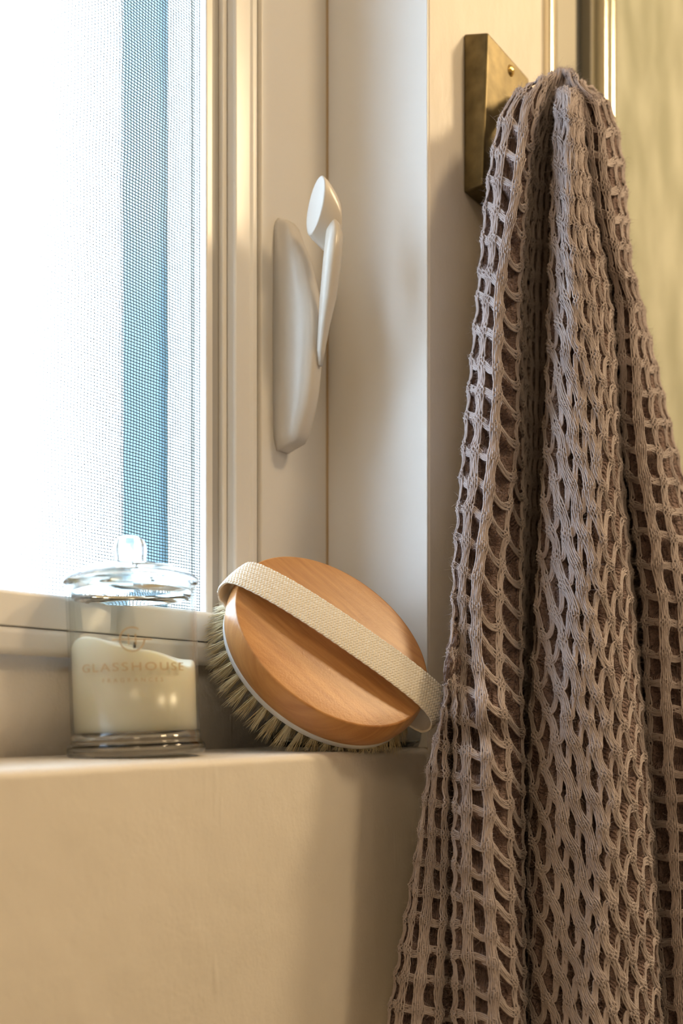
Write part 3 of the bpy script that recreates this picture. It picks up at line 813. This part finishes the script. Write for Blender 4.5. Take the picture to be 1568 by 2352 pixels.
sheets = [
 Sheet(stA, 178, [-5,0,1,2,3,5,12], [216,204,190,177,168,162,160], 68.5, shA, lambda y: 0 * y, (-5, 11.5), 0, 30,
       lambda w, y: .010 * gb(w - 2, y - 1625, 2.2, 42) - .007 * gb(w - 1.5, y - 1690, 2.5, 25) + .0025 * np.sin(y / 140 + w)),
 Sheet(stB, 206, [-3.6,0,2.4,4.9,9.7], [222,210,196,203,220], 63.0, lambda u: -56.0 * ustep(u), driftB, (-3.6, 9.4), 0, 22,
       lambda w, y: .014 * gb(w - 2.4, y - 240, 1.6, 36) + .002 * np.sin(y / 170 + 2 * w)),
 Sheet(stC, 163, [11,13,14,15,16,17,19], [160,163,172,188,206,216,222], 67.0, lambda u: 5.0 * (u - 13), lambda y: 0 * y, (11, 18.5), 20, 34, lambda w, y: .0025 * np.sin(y / 150 + 1.3 * w)),
]
# hash noise per node for irregularity
def nodejit(u, r, seed):
    def h(i, j, k):
        v = np.sin(i * 127.1 + j * 311.7 + k * 74.7 + seed * 19.3) * 43758.5453
        return (v - np.floor(v)) * 2 - 1
    i = np.floor(u); j = np.floor(r); fu = u - i; fr_ = r - j
    fu = fu * fu * (3 - 2 * fu); fr_ = fr_ * fr_ * (3 - 2 * fr_)
    out = []
    for k in (1, 2):
        out.append(h(i, j, k) * (1 - fu) * (1 - fr_) + h(i + 1, j, k) * fu * (1 - fr_) + h(i, j + 1, k) * (1 - fu) * fr_ + h(i + 1, j + 1, k) * fu * fr_)
    return out
CELL = .0232
HB, HG = 0.0, -.0085
YV, YF_ = [], []; nv = 0
GV, GF, GUV = [], [], []; ng = 0
fib_p, fib_n, fib_t = [], [], []
YR = .00078; NY = 6
def add_polys(V, rad, okm, nn):
    """V (n,m,3) polylines, okm (n,m) validity; emit tubes for valid segments"""
    global nv
    Vt, Fq = tubes(V, rad, 5, nn)
    n, m, _ = V.shape
    seg_ok = okm[:, 1:] & okm[:, :-1]
    keep = np.repeat(seg_ok.reshape(-1), 5)
    Fq = Fq[keep]
    used = np.unique(Fq); remap = -np.ones(len(Vt), np.int64); remap[used] = np.arange(len(used))
    YV.append(Vt[used]); YF_.append(remap[Fq] + nv); nv += len(used)
for si, sh_ in enumerate(sheets):
    wmin, wmax = sh_.wr
    yy = np.linspace(100, 2500, 50); dmin, dmax = sh_.drift(yy).min(), sh_.drift(yy).max()
    u0, u1 = int(math.ceil(wmin - dmax)), int(math.floor(wmax - dmin))
    ucols = np.arange(u0, u1 + 1)
    qs0, qs1 = sh_.T + sh_.Rw - 2.5 * sh_.Rw, 2500
    shv = sh_.shear(np.linspace(u0, u1, 60))
    r0 = int(math.floor((qs0 - sh_.y0 - shv.max()) / sh_.row)) - 1; r1 = int(math.ceil((qs1 - sh_.y0 - shv.min()) / sh_.row)) + 1
    rrows = np.arange(r0, r1 + 1)
    # fractional sample positions inside one cell: dense over the node
    nodepos = np.array([-.17, -.085, 0, .085, .17]); mid = np.array([.28, .39, .5, .61, .72])
    fr1 = np.concatenate([nodepos, mid])
    NY = 6
    # ---- vertical yarns
    rs = (rrows[:, None] + fr1[None]).ravel()
    isnode = np.tile(np.concatenate([np.arange(5), -np.ones(5)]), len(rrows))
    for k in range(NY):
        U = np.repeat(ucols[:, None].astype(float), len(rs), 1); Rr = np.repeat(rs[None], len(ucols), 0)
        ju, jr = nodejit(U, Rr, si)
        P0, n, Pu, Pr, okm = sh_.frame(U + .07 * ju, Rr + .06 * jr)
        T = Pr / (np.linalg.norm(Pr, axis=-1, keepdims=True) + 1e-9)
        side = np.cross(n, T); side *= np.sign((side * Pu).sum(-1, keepdims=True)) + 1e-9
        lu = np.linalg.norm(Pu - T * (Pu * T).sum(-1, keepdims=True), axis=-1)
        step = np.minimum(.00158, .120 * lu)
        fr_ = (Rr - np.floor(Rr)); bow = np.sin(math.pi * fr_)
        spread = 1.16 - .34 * bow
        off = (k - 2.5) * step * spread
        wv = np.where(isnode[None] >= 0, np.where((isnode[None] + k + U) % 2 > 0, 1, -1) * .00058, 0)
        hgt = HB + .0010 * (1 - ((k - 2.5) / 2.5) ** 2) + wv - .0018 * bow + .0003 * np.sin(Rr * 9 + k * 2 + U)
        zig = .0012 * np.sin(math.pi * Rr) * (1 if si == 1 else .3)
        V = P0 + side * (off + zig + rng.normal(0, .00010, off.shape))[..., None] + n * hgt[..., None]
        add_polys(V, YR * np.clip(lu / .015, .55, 1) * (1 + .10 * np.sin(Rr * 23 + k * 5) + rng.normal(0, .09, Rr.shape)), okm, n)
        sel = okm & (rng.random(okm.shape) < .5)
        fib_p.append(V[sel]); fib_n.append((n + side * ((k - 2) * .5))[sel]); fib_t.append(T[sel])
    NY = 5
    # ---- horizontal yarns
    us = (np.arange(u0 - 1, u1 + 1)[:, None] + fr1[None]).ravel()
    isn = np.tile(np.concatenate([np.arange(5), -np.ones(5)]), u1 - u0 + 2)
    for k in range(NY):
        Rr = np.repeat(rrows[:, None].astype(float), len(us), 1); U = np.repeat(us[None], len(rrows), 0)
        ju, jr = nodejit(U, Rr, si)
        fu = U - np.floor(U); bow = np.sin(math.pi * fu)
        hh = np.sin(np.floor(U) * 91.7 + Rr * 47.3 + si) * 7919.1; drp = .04 + .15 * ((hh - np.floor(hh)) * 2 - 1)
        P0, n, Pu, Pr, okm = sh_.frame(U + .07 * ju, Rr + .06 * jr + drp * bow)
        T = Pu / (np.linalg.norm(Pu, axis=-1, keepdims=True) + 1e-9)
        side = np.cross(n, T); side *= np.sign((side * Pr).sum(-1, keepdims=True)) + 1e-9
        lr = np.linalg.norm(Pr - T * (Pr * T).sum(-1, keepdims=True), axis=-1)
        step = np.minimum(.00160, .11 * lr)
        off = (k - 2) * step * (1.12 - .38 * bow)
        wv = np.where(isn[None] >= 0, np.where((isn[None] + k + Rr) % 2 > 0, -1, 1) * .00058, 0)
        hgt = HB + wv - .0022 * bow + .0004 * (1 - ((k - 2) / 2) ** 2) + .0003 * np.sin(U * 7 + k * 1.7)
        V = P0 + side * off[..., None] + n * hgt[..., None]
        lu_ = np.linalg.norm(Pu, axis=-1)
        add_polys(V, YR * np.clip(lu_ / .017, .6, 1) * (1 + .10 * np.sin(U * 21 + k * 3) + rng.normal(0, .09, U.shape)), okm, n)
        sel = okm & (rng.random(okm.shape) < .4)
        fib_p.append(V[sel]); fib_n.append((n + side * ((k - 2) * .5))[sel]); fib_t.append(T[sel])
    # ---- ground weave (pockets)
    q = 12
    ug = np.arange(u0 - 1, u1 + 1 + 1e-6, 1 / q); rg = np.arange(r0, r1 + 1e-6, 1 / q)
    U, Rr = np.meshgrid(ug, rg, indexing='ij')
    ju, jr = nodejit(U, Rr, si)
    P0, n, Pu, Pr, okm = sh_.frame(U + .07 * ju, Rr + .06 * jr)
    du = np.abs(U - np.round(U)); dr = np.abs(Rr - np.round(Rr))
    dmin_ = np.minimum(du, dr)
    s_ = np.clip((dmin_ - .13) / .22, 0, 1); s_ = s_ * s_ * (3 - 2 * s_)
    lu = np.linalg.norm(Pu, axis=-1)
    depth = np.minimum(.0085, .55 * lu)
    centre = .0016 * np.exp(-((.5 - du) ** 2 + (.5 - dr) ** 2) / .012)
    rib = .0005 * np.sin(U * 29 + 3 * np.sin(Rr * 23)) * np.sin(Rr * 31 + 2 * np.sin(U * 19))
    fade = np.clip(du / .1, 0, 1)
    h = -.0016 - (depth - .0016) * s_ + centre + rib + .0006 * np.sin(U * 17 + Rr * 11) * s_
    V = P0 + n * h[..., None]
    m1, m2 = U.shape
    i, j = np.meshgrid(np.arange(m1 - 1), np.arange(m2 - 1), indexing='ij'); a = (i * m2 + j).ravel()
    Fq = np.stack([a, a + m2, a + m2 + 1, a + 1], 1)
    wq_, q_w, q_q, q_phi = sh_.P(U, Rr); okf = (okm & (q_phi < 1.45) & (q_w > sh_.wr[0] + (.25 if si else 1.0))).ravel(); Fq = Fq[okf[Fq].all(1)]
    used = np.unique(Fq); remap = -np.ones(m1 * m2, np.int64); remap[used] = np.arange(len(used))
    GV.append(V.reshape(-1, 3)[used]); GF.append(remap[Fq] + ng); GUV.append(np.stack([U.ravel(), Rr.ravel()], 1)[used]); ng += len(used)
towel_base = at(1280, 2352, .76)
towel = empty('waffle_towel', towel_base, 'mauve grey waffle weave cotton towel hanging in folds from the brass hook', 'towel')
obj('ridge_yarns', np.vstack(YV), np.vstack(YF_), M_yarn, towel, kind='stuff')
obj('ground_weave', np.vstack(GV), np.vstack(GF), M_ground, towel, uv=np.vstack(GUV), label='sunken pockets of the weave, browner and with pocket shade in their colour')
# fuzz
fp = np.vstack(fib_p); fn = np.vstack(fib_n); ft = np.vstack(fib_t)
NF = min(len(fp), 60000); idx = rng.permutation(len(fp))[:NF]; fp, fn, ft = fp[idx], fn[idx], ft[idx]
dv = fn + rng.normal(0, .75, fn.shape) + ft * rng.normal(0, .6, (NF, 1)); dv /= np.linalg.norm(dv, axis=1, keepdims=True)
ln = rng.gamma(2.0, .0010, (NF, 1)).clip(.0006, .007)
p1 = fp + fn * .0006; p2 = p1 + dv * ln * .55; p3 = p1 + (dv + rng.normal(0, .45, dv.shape)) * ln
V, Fq = tubes(np.stack([p1, p2, p3], 1), np.broadcast_to(np.array([[.00009, .00008, .00003]]), (NF, 3)), 3)
obj('loose_fibres', V, Fq, M_yarn, towel, kind='stuff')
for o in bpy.data.objects:
    if o.type == 'LIGHT' and 'ceiling' in o.name: o.data.cycles.is_caustics_light = True
    if o.type == 'MESH' and o.data.materials and o.data.materials[0] in (M_glass,): o.cycles.is_caustics_caster = True
    if o.name.split('.')[0] in ('trim_2', 'sash_rail', 'frame_sill', 'wall_window', 'wax'): o.cycles.is_caustics_receiver = True
for o in bpy.data.objects:
    if '_b' in o: del o['_b']
print('TRIS yarn', sum(len(f) for f in YF_) * 2, 'ground', sum(len(f) for f in GF) * 2)
